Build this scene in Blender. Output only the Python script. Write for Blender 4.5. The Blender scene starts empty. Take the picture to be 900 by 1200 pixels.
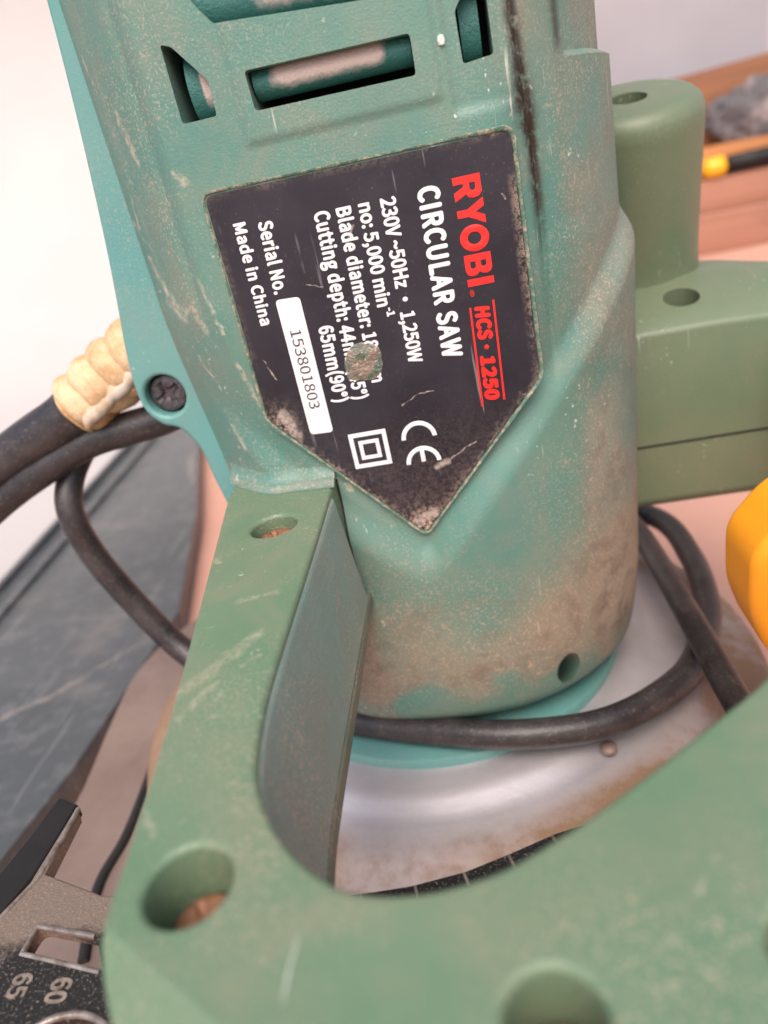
import bpy, bmesh, math, random
from mathutils import Vector, Matrix, noise
random.seed(7)
scene = bpy.context.scene
COL = scene.collection
R = math.radians
GZ = 150.0                       # floor lies 150 mm below the middle of the rating label


def P(x, y, z):                  # millimetres round the label centre -> metres above the floor
    return Vector((x, y, z + GZ)) * 0.001


# ------------------------------------------------------------------ camera
cd = bpy.data.cameras.new('camera')
cam = bpy.data.objects.new('camera', cd)
COL.objects.link(cam)
scene.camera = cam
TILT, ROLL, YAW = R(25), R(13), R(10)
yv = Vector((-math.cos(TILT) * math.sin(ROLL), math.cos(TILT) * math.cos(ROLL), math.sin(TILT)))
hv = Vector((math.cos(ROLL), math.sin(ROLL), 0))
gv = hv.cross(yv)
xv = math.cos(YAW) * hv + math.sin(YAW) * gv
zv = xv.cross(yv)
Wm = Matrix((xv, -zv, yv))       # rows: world axes in camera space -> maps camera to world
M4 = Wm.to_4x4()
M4.translation = P(17.456, -131.316, 23.776)
cam.matrix_world = M4
cd.sensor_width = 36.0
cd.lens = 25.8
cd.clip_start = 0.004
cd.clip_end = 50
cd.dof.use_dof = True
cd.dof.focus_distance = 0.124
cd.dof.aperture_fstop = 15.0

# ------------------------------------------------------------------ world, sun, exposure
world = bpy.data.worlds.new('World')
scene.world = world
world.use_nodes = True
wn = world.node_tree
bg = wn.nodes['Background']
sky = wn.nodes.new('ShaderNodeTexSky')
sky.sky_type = 'NISHITA'
sky.sun_disc = False
SUN_EL, SUN_AZ = R(54), R(178)   # azimuth measured clockwise from +Y
sky.sun_elevation = SUN_EL
sky.sun_rotation = SUN_AZ
sky.air_density = 1.0
sky.dust_density = 5.0
sky.ozone_density = 1.0
wn.links.new(sky.outputs[0], bg.inputs[0])
bg.inputs[1].default_value = 0.15
sl = bpy.data.lights.new('sun', 'SUN')
sl.energy = 1.6
sl.angle = R(45)
sl.color = (1.0, 0.95, 0.89)
sun = bpy.data.objects.new('sun', sl)
COL.objects.link(sun)
sd = Vector((math.sin(SUN_AZ) * math.cos(SUN_EL), math.cos(SUN_AZ) * math.cos(SUN_EL), math.sin(SUN_EL)))
sun.rotation_euler = sd.to_track_quat('Z', 'Y').to_euler()
sun.location = sd * 2
vs = scene.view_settings
vs.view_transform = 'Standard'
vs.look = 'None'
vs.exposure = 0.58
vs.gamma = 1.0


# ------------------------------------------------------------------ material helpers
class NT:
    def __init__(s, name):
        s.m = bpy.data.materials.new(name)
        s.m.use_nodes = True
        s.t = s.m.node_tree
        s.b = s.t.nodes['Principled BSDF']
        s.co = s.t.nodes.new('ShaderNodeTexCoord').outputs['Object']

    def n(s, kind, **kw):
        nd = s.t.nodes.new(kind)
        for k, v in kw.items():
            setattr(nd, k, v)
        return nd

    def l(s, a, b):
        s.t.links.new(a, b)

    def set(s, sock, v):
        if hasattr(v, 'is_output'):
            s.l(v, sock)
        else:
            sock.default_value = v

    def math(s, op, a, b=0.5, c=0.5):
        nd = s.n('ShaderNodeMath', operation=op)
        s.set(nd.inputs[0], a)
        s.set(nd.inputs[1], b)
        s.set(nd.inputs[2], c)
        return nd.outputs[0]

    def noise(s, scale, detail=3, rough=0.55, vec=None, stretch=None, dist=0.0):
        v = vec or s.co
        if stretch:
            mp = s.n('ShaderNodeMapping')
            s.l(v, mp.inputs[0])
            mp.inputs['Scale'].default_value = stretch[0]
            mp.inputs['Rotation'].default_value = stretch[1]
            v = mp.outputs[0]
        nd = s.n('ShaderNodeTexNoise')
        s.l(v, nd.inputs['Vector'])
        nd.inputs['Scale'].default_value = scale
        nd.inputs['Detail'].default_value = detail
        nd.inputs['Roughness'].default_value = rough
        nd.inputs['Distortion'].default_value = dist
        return nd.outputs[0]

    def ramp(s, f, lo, hi):
        nd = s.n('ShaderNodeMapRange', clamp=True)
        s.set(nd.inputs[0], f)
        nd.inputs[1].default_value = lo
        nd.inputs[2].default_value = hi
        return nd.outputs[0]

    def mix(s, f, a, b):
        nd = s.n('ShaderNodeMix', data_type='RGBA')
        s.set(nd.inputs[0], f)
        s.set(nd.inputs[6], a if hasattr(a, 'is_output') else (*a, 1))
        s.set(nd.inputs[7], b if hasattr(b, 'is_output') else (*b, 1))
        return nd.outputs[2]

    def attr(s, name):
        return s.n('ShaderNodeAttribute', attribute_name=name).outputs['Fac']

    def seg(s, a, b, w, co):     # soft mask round one scratch from a to b (metres)
        a, b = Vector(a), Vector(b)
        d = b - a
        L = d.length
        d = d / L
        sub = s.n('ShaderNodeVectorMath', operation='SUBTRACT')
        s.l(co, sub.inputs[0])
        sub.inputs[1].default_value = a
        dot = s.n('ShaderNodeVectorMath', operation='DOT_PRODUCT')
        s.l(sub.outputs[0], dot.inputs[0])
        dot.inputs[1].default_value = d
        cl = s.n('ShaderNodeClamp')
        s.l(dot.outputs['Value'], cl.inputs[0])
        cl.inputs[1].default_value = 0
        cl.inputs[2].default_value = L
        sc = s.n('ShaderNodeVectorMath', operation='SCALE')
        sc.inputs[0].default_value = d
        s.l(cl.outputs[0], sc.inputs['Scale'])
        dd = s.n('ShaderNodeVectorMath', operation='DISTANCE')
        s.l(sub.outputs[0], dd.inputs[0])
        s.l(sc.outputs[0], dd.inputs[1])
        return s.ramp(dd.outputs['Value'], w, w * 0.35)

    def warped(s, amt=0.0012, scale=300):
        nd = s.n('ShaderNodeTexNoise')
        s.l(s.co, nd.inputs['Vector'])
        nd.inputs['Scale'].default_value = scale
        nd.inputs['Detail'].default_value = 3
        sub = s.n('ShaderNodeVectorMath', operation='SUBTRACT')
        s.l(nd.outputs['Color'], sub.inputs[0])
        sub.inputs[1].default_value = (.5, .5, .5)
        sc = s.n('ShaderNodeVectorMath', operation='SCALE')
        s.l(sub.outputs[0], sc.inputs[0])
        sc.inputs['Scale'].default_value = amt * 2
        ad = s.n('ShaderNodeVectorMath', operation='ADD')
        s.l(s.co, ad.inputs[0])
        s.l(sc.outputs[0], ad.inputs[1])
        return ad.outputs[0]

    def bump(s, h, strength, dist):
        nd = s.n('ShaderNodeBump')
        s.l(h, nd.inputs['Height'])
        nd.inputs['Strength'].default_value = strength
        nd.inputs['Distance'].default_value = dist
        s.l(nd.outputs[0], s.b.inputs['Normal'])

    def done(s, col, rough=0.5, metal=0.0, spec=0.5):
        s.set(s.b.inputs['Base Color'], col if hasattr(col, 'is_output') else (*col, 1))
        s.set(s.b.inputs['Roughness'], rough)
        s.set(s.b.inputs['Metallic'], metal)
        s.b.inputs['Specular IOR Level'].default_value = spec
        return s.m


DUST = (0.31, 0.205, 0.150)
TAN = (0.54, 0.385, 0.29)


def plastic(name, base, base2, speck=0.5, veil=0.3, rough=0.5, grain=1.0, scr=(), wear=0.5, scr_amt=.9, proj=(1, 1, 1)):
    t = NT(name)
    c = t.mix(t.ramp(t.noise(45, 4), .35, .68), base, base2)
    # chalky veil of saw dust in broad patches
    v = t.math('MULTIPLY', t.ramp(t.noise(60, 5, .65, dist=.6), .42, .75), veil)
    c = t.mix(v, c, DUST)
    dust = t.attr('dust')
    # separate grains of dust
    g1 = t.ramp(t.noise(2300, 2, .6), .57, .63)
    g2 = t.ramp(t.noise(900, 3, .7), .60, .68)
    area = t.math('ADD', t.math('MULTIPLY', t.ramp(t.noise(38, 4, .6), .4, .65), speck), dust)
    area = t.math('MINIMUM', area, 1.2)
    c = t.mix(t.math('MULTIPLY', t.math('MAXIMUM', g1, g2), t.math('MULTIPLY', area, .8)), c, TAN)
    c = t.mix(t.math('MULTIPLY', t.ramp(t.math('ADD', dust, t.math('MULTIPLY', t.noise(400, 4, .7), .5)), .45, 1.25), .62), c, DUST)
    # fine hairline scratches in two directions
    for sc, rot in (((1, 1, .06), (0, R(25), 0)), ((1, .07, 1), (0, 0, R(50)))):
        h = t.ramp(t.noise(900, 2, .5, stretch=(sc, rot)), .685, .73)
        h = t.math('MULTIPLY', h, t.math('MULTIPLY', t.ramp(t.noise(70, 2), .52, .66), wear))
        c = t.mix(h, c, (0.55, 0.56, 0.48))
    if scr:
        pj = t.n('ShaderNodeVectorMath', operation='MULTIPLY')
        t.l(t.warped(), pj.inputs[0])
        pj.inputs[1].default_value = proj
        wco = pj.outputs[0]
        m = None
        for a, b, w in scr:
            k = t.seg([i * j for i, j in zip(a, proj)], [i * j for i, j in zip(b, proj)], w, wco)
            m = k if m is None else t.math('MAXIMUM', m, k)
        m = t.math('MULTIPLY', m, t.ramp(t.noise(700, 4, .7), .38, .66))
        c = t.mix(t.math('MULTIPLY', m, scr_amt), c, (0.60, 0.46, 0.35))
    # grime packed in seams
    c = t.mix(t.math('MULTIPLY', t.math('MULTIPLY', dust, t.ramp(t.noise(180, 5, .7), .48, .66)), .55), c, (0.115, 0.085, 0.07))
    gr = t.math('MULTIPLY', t.attr('grime'), t.ramp(t.noise(500, 4, .7), .3, .52))
    c = t.mix(gr, c, (0.035, 0.022, 0.017))
    t.bump(t.math('ADD', t.noise(2200, 3, .6), t.math('MULTIPLY', t.noise(500, 3), .6)), .35 * grain, .00025)
    r = t.math('ADD', rough, t.math('MULTIPLY', t.math('ADD', v, dust), .35))
    return t.done(c, r, 0, .45)


def simple(name, c1, c2, scale, rough=.5, metal=0.0, bump=0.0, bscale=800, bd=.0003, lo=.35, hi=.65, spec=.5, stretch=None):
    t = NT(name)
    c = t.mix(t.ramp(t.noise(scale, 5, .65, stretch=stretch), lo, hi), c1, c2)
    if bump:
        t.bump(t.noise(bscale, 4, .65, stretch=stretch), bump, bd)
    return t.done(c, rough, metal, spec)


def mm(*v):
    return tuple(P(*v))


MAT = {}
MAT['housing'] = plastic('housing_green', (0.082, 0.205, 0.170), (0.122, 0.225, 0.180), .5, .34, .40, 1, scr=[
    (mm(-40.2, 19, 16.1), mm(-37.8, 15, 8.7), .0011), (mm(-37.8, 15, 8.7), mm(-35.8, 11, 5.4), .0021),
    (mm(-35.8, 11, 5.4), mm(-32.5, 7, 7.6), .0008), (mm(-32.5, 7, 7.6), mm(-30.8, 4, 2.6), .0009),
    (mm(-29, 2, 12), mm(-27.2, 1, 2), .0005), (mm(-26.5, .5, -4), mm(-24.8, .3, -13), .0006),
    (mm(-43, 0, 24), mm(-38.5, 0, 18), .0003), (mm(-39.5, 0, 28), mm(-40.5, 0, 22), .0005), (mm(-27.2, 0, 29), mm(-26, 0, 27), .0008),
    (mm(-33, 0, -17), mm(-31.6, 0, -22), .0006), (mm(-12, 0, -31.5), mm(-11.3, 0, -33), .0006),
    (mm(-36, 0, 40), mm(-34.6, 0, 32), .0008), (mm(-41, 0, 50), mm(-40.2, 0, 46), .0006), (mm(-35, 0, -2), mm(-33, 0, -9), .0004)], wear=.9, scr_amt=.72, proj=(1, 0, 1))
MAT['flange'] = plastic('flange_teal', (0.10, 0.275, 0.265), (0.13, 0.295, 0.275), .3, .14, .36, .8)
MAT['handle'] = plastic('handle_green', (0.100, 0.172, 0.098), (0.122, 0.188, 0.112), .65, .30, .46, .9, scr=[
    (mm(-31, -26, -30), mm(-30.2, -27.5, -30), .0008), (mm(-23, -41, -30), mm(-17.5, -40, -30), .0010),
    (mm(-25, -61, -30), mm(-17.5, -50, -30), .0015), (mm(-22, -54, -30), mm(-19, -51, -30), .0005), (mm(-24, -66, -30), mm(-21, -60, -30), .0008), (mm(-18, -57, -30), mm(-16.5, -55.5, -30), .0006),
    (mm(-23, -79, -30), mm(-20.6, -83, -30), .0006), (mm(27, -93, -30), mm(30, -90, -30), .0003),
    (mm(25, -96, -30), mm(27, -99, -30), .0003)], scr_amt=.34)
MAT['inlay'] = plastic('inlay_grained_lightened', (0.185, 0.285, 0.245), (0.21, 0.30, 0.26), 1.2, .35, .45, 2.2)  # base colour lightened to make up for the shade on this inner wall
MAT['lower_shell'] = plastic('shell_green', (0.085, 0.135, 0.09), (0.10, 0.145, 0.10), .7, .6, .5, 1)
MAT['knob'] = plastic('knob_green', (0.115, 0.158, 0.092), (0.135, 0.168, 0.10), .2, .18, .42, .5)
MAT['rust_screw'] = simple('rusty_steel', (0.34, 0.16, 0.09), (0.16, 0.07, 0.035), 900, .6, .25, .5, 1500)
MAT['dark_screw'] = simple('worn_dark_steel', (0.16, 0.14, 0.15), (0.07, 0.06, 0.065), 1200, .42, .75, .4, 1500)
MAT['dark_fill'] = simple('fill_black', (0.006, 0.006, 0.006), (0.012, 0.011, 0.01), 200, .7)  # near-black for seams, and painted-in shade at the bottom of holes
MAT['orange'] = simple('orange_plastic', (1.0, 0.37, 0.012), (0.96, 0.33, 0.012), 60, .42, 0, .08, 900)
MAT['white_ink'] = simple('white_ink', (0.74, 0.71, 0.72), (0.58, 0.55, 0.56), 900, .5, lo=.5, hi=.75)
MAT['red_ink'] = simple('red_ink', (0.80, 0.018, 0.014), (0.62, 0.02, 0.018), 700, .5, lo=.5, hi=.8)
MAT['sticker'] = simple('sticker_white', (0.76, 0.72, 0.73), (0.70, 0.66, 0.67), 150, .5)
MAT['black_ink'] = simple('black_ink', (0.03, 0.027, 0.03), (0.05, 0.045, 0.05), 600, .55)
MAT['speck'] = simple('pale_speck', (0.75, 0.73, 0.68), (0.6, 0.56, 0.5), 900, .6)
MAT['etched'] = simple('etched_marking', (0.25, 0.195, 0.155), (0.06, 0.05, 0.042), 700, .7, lo=.4, hi=.7)


def label_material():
    t = NT('label_black')
    c = t.mix(t.ramp(t.noise(60, 4), .35, .7), (0.014, 0.011, 0.017), (0.028, 0.023, 0.032))
    fine = t.math('MULTIPLY', t.ramp(t.noise(2400, 2, .6), .64, .72), t.ramp(t.noise(70, 3), .42, .68))
    c = t.mix(t.math('MULTIPLY', fine, .28), c, DUST)
    dust = t.math('MULTIPLY', t.attr('dust'), t.ramp(t.noise(1400, 4, .75), .42, .58))
    c = t.mix(dust, c, TAN)
    for sc, rot in (((1, 1, .05), (0, R(35), 0)), ((1, 1, .05), (0, R(-62), 0))):
        h = t.ramp(t.noise(700, 2, .5, stretch=(sc, rot)), .69, .73)
        c = t.mix(t.math('MULTIPLY', h, t.math('MULTIPLY', t.ramp(t.noise(90, 2), .52, .62), .35)), c, (.4, .37, .37))
    wco = t.warped(.0005, 500)
    m = None
    for a, b, w in [((6.6, -30.4), (8.6, -29.6), .0009), ((2.2, -17.2), (5, -15.7), .00020), ((5, -15.7), (8.5, -15.4), .00016),
                    ((-20.4, -14.8), (-18.6, -19.5), .0013), ((-1.5, 12.6), (.2, 15.2), .00035), ((8.6, -29.6), (14.6, -26.6), .00022),
                    ((-9.8, 7.4), (-7.2, 6.6), .00014), ((-21.2, -4), (-19.6, -8.4), .00018),
                    ((1.0, -41.6), (4.2, -40), .0014), ((25.2, 15.0), (25.6, 14.2), .00022)]:
        k = t.seg(mm(a[0], -.3, a[1]), mm(b[0], -.3, b[1]), w, wco)
        m = k if m is None else t.math('MAXIMUM', m, k)
    m = t.math('MULTIPLY', m, t.ramp(t.noise(1500, 4, .7), .3, .58))
    c = t.mix(t.math('MULTIPLY', m, .62), c, (0.56, 0.45, 0.39))
    t.bump(t.math('ADD', t.noise(120, 3), t.math('MULTIPLY', t.noise(1400, 3), .15)), .25, .0006)
    return t.done(c, t.math('ADD', .30, t.math('MULTIPLY', t.noise(160, 4), .25)), 0, .45)


MAT['label'] = label_material()


def border_material():
    t = NT('label_border_dust')
    c = t.mix(t.ramp(t.noise(600, 4, .75), .46, .66), (0.10, 0.17, 0.13), (0.44, 0.34, 0.25))
    c = t.mix(t.ramp(t.noise(300, 3, .7), .62, .75), c, (0.07, 0.045, 0.03))
    t.bump(t.noise(1800, 3), .8, .0003)
    return t.done(c, .8, 0, .2)


MAT['border'] = border_material()


def louvre_material():
    t = NT('louvre_dusty')
    d = t.ramp(t.math('ADD', t.attr('dust'), t.math('MULTIPLY', t.math('SUBTRACT', t.noise(420, 4, .7), .5), 1.1)), .15, .95)
    c = t.mix(d, (0.03, 0.135, 0.12), (0.56, 0.44, 0.40))
    t.bump(t.noise(1600, 4, .7), .7, .0004)
    return t.done(c, t.math('ADD', .35, t.math('MULTIPLY', d, .5)), 0, .4)


MAT['louvre'] = louvre_material()


def steel_material():
    t = NT('guard_steel')
    rust = t.math('MULTIPLY', t.ramp(t.noise(26, 4, .55, dist=.4), .36, .70), t.attr('rust'))
    rust = t.math('MINIMUM', t.math('ADD', t.math('ADD', rust, t.math('MULTIPLY', t.attr('rust'), .5)), t.math('MULTIPLY', t.attr('rust'), t.math('MULTIPLY', t.ramp(t.noise(300, 4, .7), .45, .75), .3))), 1)
    c = t.mix(t.ramp(t.noise(50, 4), .35, .65), (0.50, 0.46, 0.475), (0.60, 0.55, 0.57))
    c = t.mix(rust, c, (0.25, 0.145, 0.085))
    grains = t.math('MULTIPLY', t.ramp(t.noise(1500, 3, .7), .6, .7), .35)
    c = t.mix(grains, c, (0.45, 0.36, 0.30))
    t.bump(t.noise(700, 4, .6), .18, .0003)
    return t.done(c, t.math('ADD', .42, t.math('MULTIPLY', rust, .3)), t.math('SUBTRACT', .55, t.math('MULTIPLY', rust, .5)), .5)


MAT['steel'] = steel_material()


def rubber_material():
    t = NT('cord_rubber')
    c = t.mix(t.ramp(t.noise(120, 5, .7), .38, .68), (0.014, 0.012, 0.014), (0.048, 0.038, 0.038))
    c = t.mix(t.math('MULTIPLY', t.ramp(t.noise(1500, 3, .7), .58, .7), .45), c, (0.26, 0.2, 0.18))
    t.bump(t.noise(1500, 3), .35, .0003)
    return t.done(c, .40, 0, .55)


MAT['brown_steel'] = simple('browned_steel', (0.20, 0.135, 0.11), (0.28, 0.20, 0.165), 30, .5, .35, .2, 900)
MAT['rubber'] = rubber_material()
MAT['tape'] = simple('masking_tape', (0.66, 0.47, 0.29), (0.46, 0.25, 0.10), 140, .75, 0, .8, 500, .0006, lo=.42, hi=.66)
MAT['tape_white'] = simple('torn_tape_white', (0.62, 0.54, 0.46), (0.46, 0.33, 0.22), 220, .8, 0, .7, 600, .0005)


def bracket_material():
    t = NT('bracket_black')
    d = t.ramp(t.math('ADD', t.attr('dust'), t.math('MULTIPLY', t.math('SUBTRACT', t.noise(260, 5, .75), .5), 1.4)), .3, .8)
    c = t.mix(d, (0.011, 0.010, 0.010), (0.17, 0.125, 0.10))
    g = t.ramp(t.noise(2200, 3, .7), .58, .66)
    c = t.mix(t.math('MULTIPLY', g, .55), c, (0.42, 0.33, 0.27))
    t.bump(t.noise(1400, 4, .7), .8, .0004)
    return t.done(c, .62, .0, .3)


MAT['bracket'] = bracket_material()
MAT['worn_edge'] = simple('worn_steel_edge', (0.36, 0.32, 0.29), (0.16, 0.12, 0.10), 300, .45, .6, .4, 1200)


def board_material():
    t = NT('scratched_board')
    c = t.mix(t.ramp(t.noise(7, 5, .6), .35, .65), (0.048, 0.056, 0.060), (0.074, 0.080, 0.084))
    c = t.mix(t.math('MULTIPLY', t.ramp(t.noise(120, 4, .7), .5, .7), .35), c, (0.20, 0.195, 0.195))
    for sc, rot in (((1, .05, 1), (0, 0, R(-18))), ((1, .05, 1), (0, 0, R(24))), ((.05, 1, 1), (0, 0, R(10)))):
        h = t.ramp(t.noise(230, 2, .5, stretch=(sc, rot)), .66, .72)
        c = t.mix(t.math('MULTIPLY', h, .2), c, (0.30, 0.29, 0.28))
    wco = t.warped(.004, 90)
    m = None
    for a, b, w in [((-255, 60), (-215, 58), .002), ((-215, 58), (-170, 88), .0022), ((-170, 88), (-142, 118), .0018),
                    ((-225, 30), (-190, 45), .0013), ((-180, 300), (-200, 360), .003)]:
        k = t.seg((a[0] * .001, a[1] * .001, .012), (b[0] * .001, b[1] * .001, .012), w, wco)
        m = k if m is None else t.math('MAXIMUM', m, k)
    c = t.mix(t.math('MULTIPLY', m, t.math('MULTIPLY', t.ramp(t.noise(200, 4), .38, .68), .6)), c, (0.36, 0.30, 0.26))
    c = t.mix(t.math('MULTIPLY', t.ramp(t.noise(26, 4, .6), .58, .74), .4), c, (0.22, 0.19, 0.17))
    t.bump(t.noise(160, 4), .25, .001)
    return t.done(c, .38, 0, .5)


MAT['board'] = board_material()
MAT['floor'] = simple('terracotta_floor', (0.50, 0.255, 0.185), (0.56, 0.30, 0.22), 6, .75, 0, .4, 90, .002)
MAT['wall'] = simple('white_plaster', (0.47, 0.425, 0.41), (0.44, 0.397, 0.383), 4, .8, 0, .15, 40, .002)
MAT['sheet'] = simple('lavender_sheet', (0.36, 0.335, 0.36), (0.32, 0.29, 0.31), 5, .55)


def wood_material(name, a, b):
    t = NT(name)
    c = t.mix(t.ramp(t.noise(30, 5, .65, stretch=((.08, 1, 1.6), (0, 0, 0))), .35, .65), a, b)
    c = t.mix(t.math('MULTIPLY', t.ramp(t.noise(12, 4), .5, .7), .5), c, tuple(v * .5 for v in a))
    t.bump(t.noise(60, 4, .6, stretch=((.08, 1, 1.6), (0, 0, 0))), .5, .001)
    return t.done(c, .65, 0, .35)


MAT['wood_dark'] = wood_material('timber_dark', (0.30, 0.125, 0.06), (0.2, 0.085, 0.045))
MAT['wood_tan'] = wood_material('timber_tan', (0.55, 0.22, 0.08), (0.40, 0.16, 0.06))
MAT['wood_red'] = wood_material('timber_red', (0.40, 0.19, 0.125), (0.29, 0.13, 0.085))
MAT['rag'] = simple('grey_rag', (0.10, 0.09, 0.095), (0.40, 0.34, 0.33), 25, .85, 0, .6, 120, .003, lo=.5, hi=.72)
MAT['yellow'] = simple('yellow_plastic', (0.85, 0.42, 0.012), (0.78, 0.37, 0.012), 40, .4)
MAT['black_plastic'] = simple('black_plastic', (0.008, 0.0075, 0.0075), (0.016, 0.014, 0.013), 80, .5, spec=.3)
MAT['chip'] = simple('pale_chip', (0.75, 0.74, 0.70), (0.6, 0.56, 0.5), 300, .7)


# ------------------------------------------------------------------ object helpers
def link(name, me, mat, parent=None):
    o = bpy.data.objects.new(name, me)
    COL.objects.link(o)
    if mat is not None and not me.materials:
        me.materials.append(MAT[mat])
    if parent:
        o.parent = parent
    return o


def tag(o, label=None, cat=None, group=None, kind=None):
    for k, v in (('label', label), ('category', cat), ('group', group), ('kind', kind)):
        if v:
            o[k] = v
    return o


def smooth(me, ang=35):
    for p in me.polygons:
        p.use_smooth = True
    me.set_sharp_from_angle(angle=R(ang))


def mesh(name, verts, faces, mat, parent=None, sm=True, ang=35):
    me = bpy.data.meshes.new(name)
    me.from_pydata([tuple(v) for v in verts], [], faces)
    me.validate()
    bm = bmesh.new()
    bm.from_mesh(me)
    bmesh.ops.recalc_face_normals(bm, faces=bm.faces)
    bm.to_mesh(me)
    bm.free()
    if sm:
        smooth(me, ang)
    return link(name, me, mat, parent)


def catmull(pts, n=8, closed=False):
    out = []
    m = len(pts)
    rng = range(m if closed else m - 1)
    for i in rng:
        g = (lambda k: Vector(pts[k % m])) if closed else (lambda k: Vector(pts[max(0, min(m - 1, k))]))
        p0, p1, p2, p3 = g(i - 1), g(i), g(i + 1), g(i + 2)
        for j in range(n):
            t = j / n
            out.append(.5 * ((2 * p1) + (-p0 + p2) * t + (2 * p0 - 5 * p1 + 4 * p2 - p3) * t * t + (-p0 + 3 * p1 - 3 * p2 + p3) * t ** 3))
    if not closed:
        out.append(Vector(pts[-1]))
    return out


def circle(cx, cy, r, n=40, sx=1.0, ang=0.0):
    o = []
    for i in range(n):
        a = math.tau * i / n
        u, v = r * sx * math.cos(a), r * math.sin(a)
        o.append((cx + u * math.cos(ang) - v * math.sin(ang), cy + u * math.sin(ang) + v * math.cos(ang)))
    return o


def rounded(pts, r, n=5):
    out = []
    m = len(pts)
    for i in range(m):
        a, b, c = Vector(pts[i - 1]), Vector(pts[i]), Vector(pts[(i + 1) % m])
        u, v = (a - b).normalized(), (c - b).normalized()
        rr = min(r, (a - b).length * .45, (c - b).length * .45)
        p, q = b + u * rr, b + v * rr
        for k in range(n + 1):
            t = k / n
            out.append(tuple((1 - t) ** 2 * p + 2 * t * (1 - t) * b + t * t * q))
    return out


def plate(name, loops, lo, hi, bevel, mat, parent, axis='Z', res=4, ang=30, grow=0.0):
    """solid plate from 2-D loops (first outer, others holes), between lo and hi along the axis, rounded edges"""
    cu = bpy.data.curves.new(name, 'CURVE')
    cu.dimensions = '2D'
    cu.fill_mode = 'BOTH'
    K = 0.001
    for lp in loops:
        sp = cu.splines.new('POLY')
        sp.points.add(len(lp) - 1)
        for q, p in zip(sp.points, lp):
            q.co = (p[0] * K, p[1] * K, 0, 1)
        sp.use_cyclic_u = True
    cu.extrude = ((hi - lo) / 2 - bevel) * K
    cu.bevel_depth = bevel * K
    cu.bevel_resolution = res
    cu.offset = (grow - bevel) * K
    tmp = bpy.data.objects.new(name + '_curve', cu)
    COL.objects.link(tmp)
    dg = bpy.context.evaluated_depsgraph_get()
    me = bpy.data.meshes.new_from_object(tmp.evaluated_get(dg))
    bpy.data.objects.remove(tmp)
    bpy.data.curves.remove(cu)
    me.name = name
    mid = (lo + hi) / 2
    for v in me.vertices:
        u, w, h = v.co
        v.co = (u, w, h + (mid + GZ) * K) if axis == 'Z' else (u, h + mid * K, w + GZ * K)
    bm = bmesh.new()
    bm.from_mesh(me)
    bmesh.ops.remove_doubles(bm, verts=bm.verts, dist=2e-6)
    bmesh.ops.recalc_face_normals(bm, faces=bm.faces)
    bm.to_mesh(me)
    bm.free()
    me.materials.clear()
    smooth(me, ang)
    o = link(name, me, mat, parent)
    w = o.modifiers.new('weighted', 'WEIGHTED_NORMAL')
    w.keep_sharp = True
    return o


def lathe(name, prof, cx, cy, mat, parent, n=72, ang=35, sx=1.0):
    vs_, fs = [], []
    m = len(prof)
    for i in range(n):
        a = math.tau * i / n
        for r, z in prof:
            vs_.append(P(cx + r * sx * math.cos(a), cy + r * math.sin(a), z))
    for i in range(n):
        for j in range(m - 1):
            a, b = i * m + j, ((i + 1) % n) * m + j
            fs.append((a, b, b + 1, a + 1))
    o = mesh(name, vs_, fs, mat, parent, True, ang)
    bm = bmesh.new()
    bm.from_mesh(o.data)
    bmesh.ops.remove_doubles(bm, verts=bm.verts, dist=1e-6)
    bmesh.ops.recalc_face_normals(bm, faces=bm.faces)
    bm.to_mesh(o.data)
    bm.free()
    smooth(o.data, ang)
    return o


def tube_geo(pts, rad, n=20):
    """pts in mm; rad number or function(i, t, angle)"""
    vs_, fs = [], []
    N = len(pts)
    up = Vector((0, 0, 1))
    prev = None
    for i, p in enumerate(pts):
        d = (Vector(pts[min(N - 1, i + 1)]) - Vector(pts[max(0, i - 1)])).normalized()
        if prev is None:
            a = d.cross(up if abs(d.z) < .9 else Vector((1, 0, 0))).normalized()
        else:
            a = (prev - d * prev.dot(d)).normalized()
        prev = a
        b = d.cross(a)
        for k in range(n):
            th = math.tau * k / n
            r = rad(i, i / (N - 1), th) if callable(rad) else rad
            q = Vector(p) + a * (r * math.cos(th)) + b * (r * math.sin(th))
            vs_.append(P(*q))
    for i in range(N - 1):
        for k in range(n):
            fs.append((i * n + k, i * n + (k + 1) % n, (i + 1) * n + (k + 1) % n, (i + 1) * n + k))
    fs.append(tuple(range(n))[::-1])
    fs.append(tuple((N - 1) * n + k for k in range(n)))
    return vs_, fs


def tube(name, pts, rad, mat, parent, n=20, closed_rad=None):
    v, f = tube_geo(pts, rad, n)
    return mesh(name, v, f, mat, parent, True, 60)


def setattr_f(me, name, fn):
    at = me.attributes.new(name, 'FLOAT', 'POINT')
    vals = []
    for v in me.vertices:
        c = v.co * 1000
        vals.append(fn(c.x, c.y, c.z - GZ))
    at.data.foreach_set('value', vals)


def sstep(a, b, x):
    t = max(0., min(1., (x - a) / (b - a)))
    return t * t * (3 - 2 * t)


def gauss(x, w):
    return math.exp(-(x / w) ** 2)


def nz(x, y, z, s):
    return noise.noise(Vector((x * s, y * s, z * s)))


# ================================================================== SETTING
def quad_sheet(name, pts, mat, kind='structure', sub=1):
    o = mesh(name, [Vector(p) for p in pts], [tuple(range(len(pts)))], mat, None, False)
    return tag(o, kind=kind)


fl = quad_sheet('floor', [(-.31, -1.0, 0), (2.5, -1.0, 0), (2.5, 1.6, 0), (-.5, 1.6, 0)], 'floor')
tag(fl, 'pinkish terracotta floor under the saw', 'floor')


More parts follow.
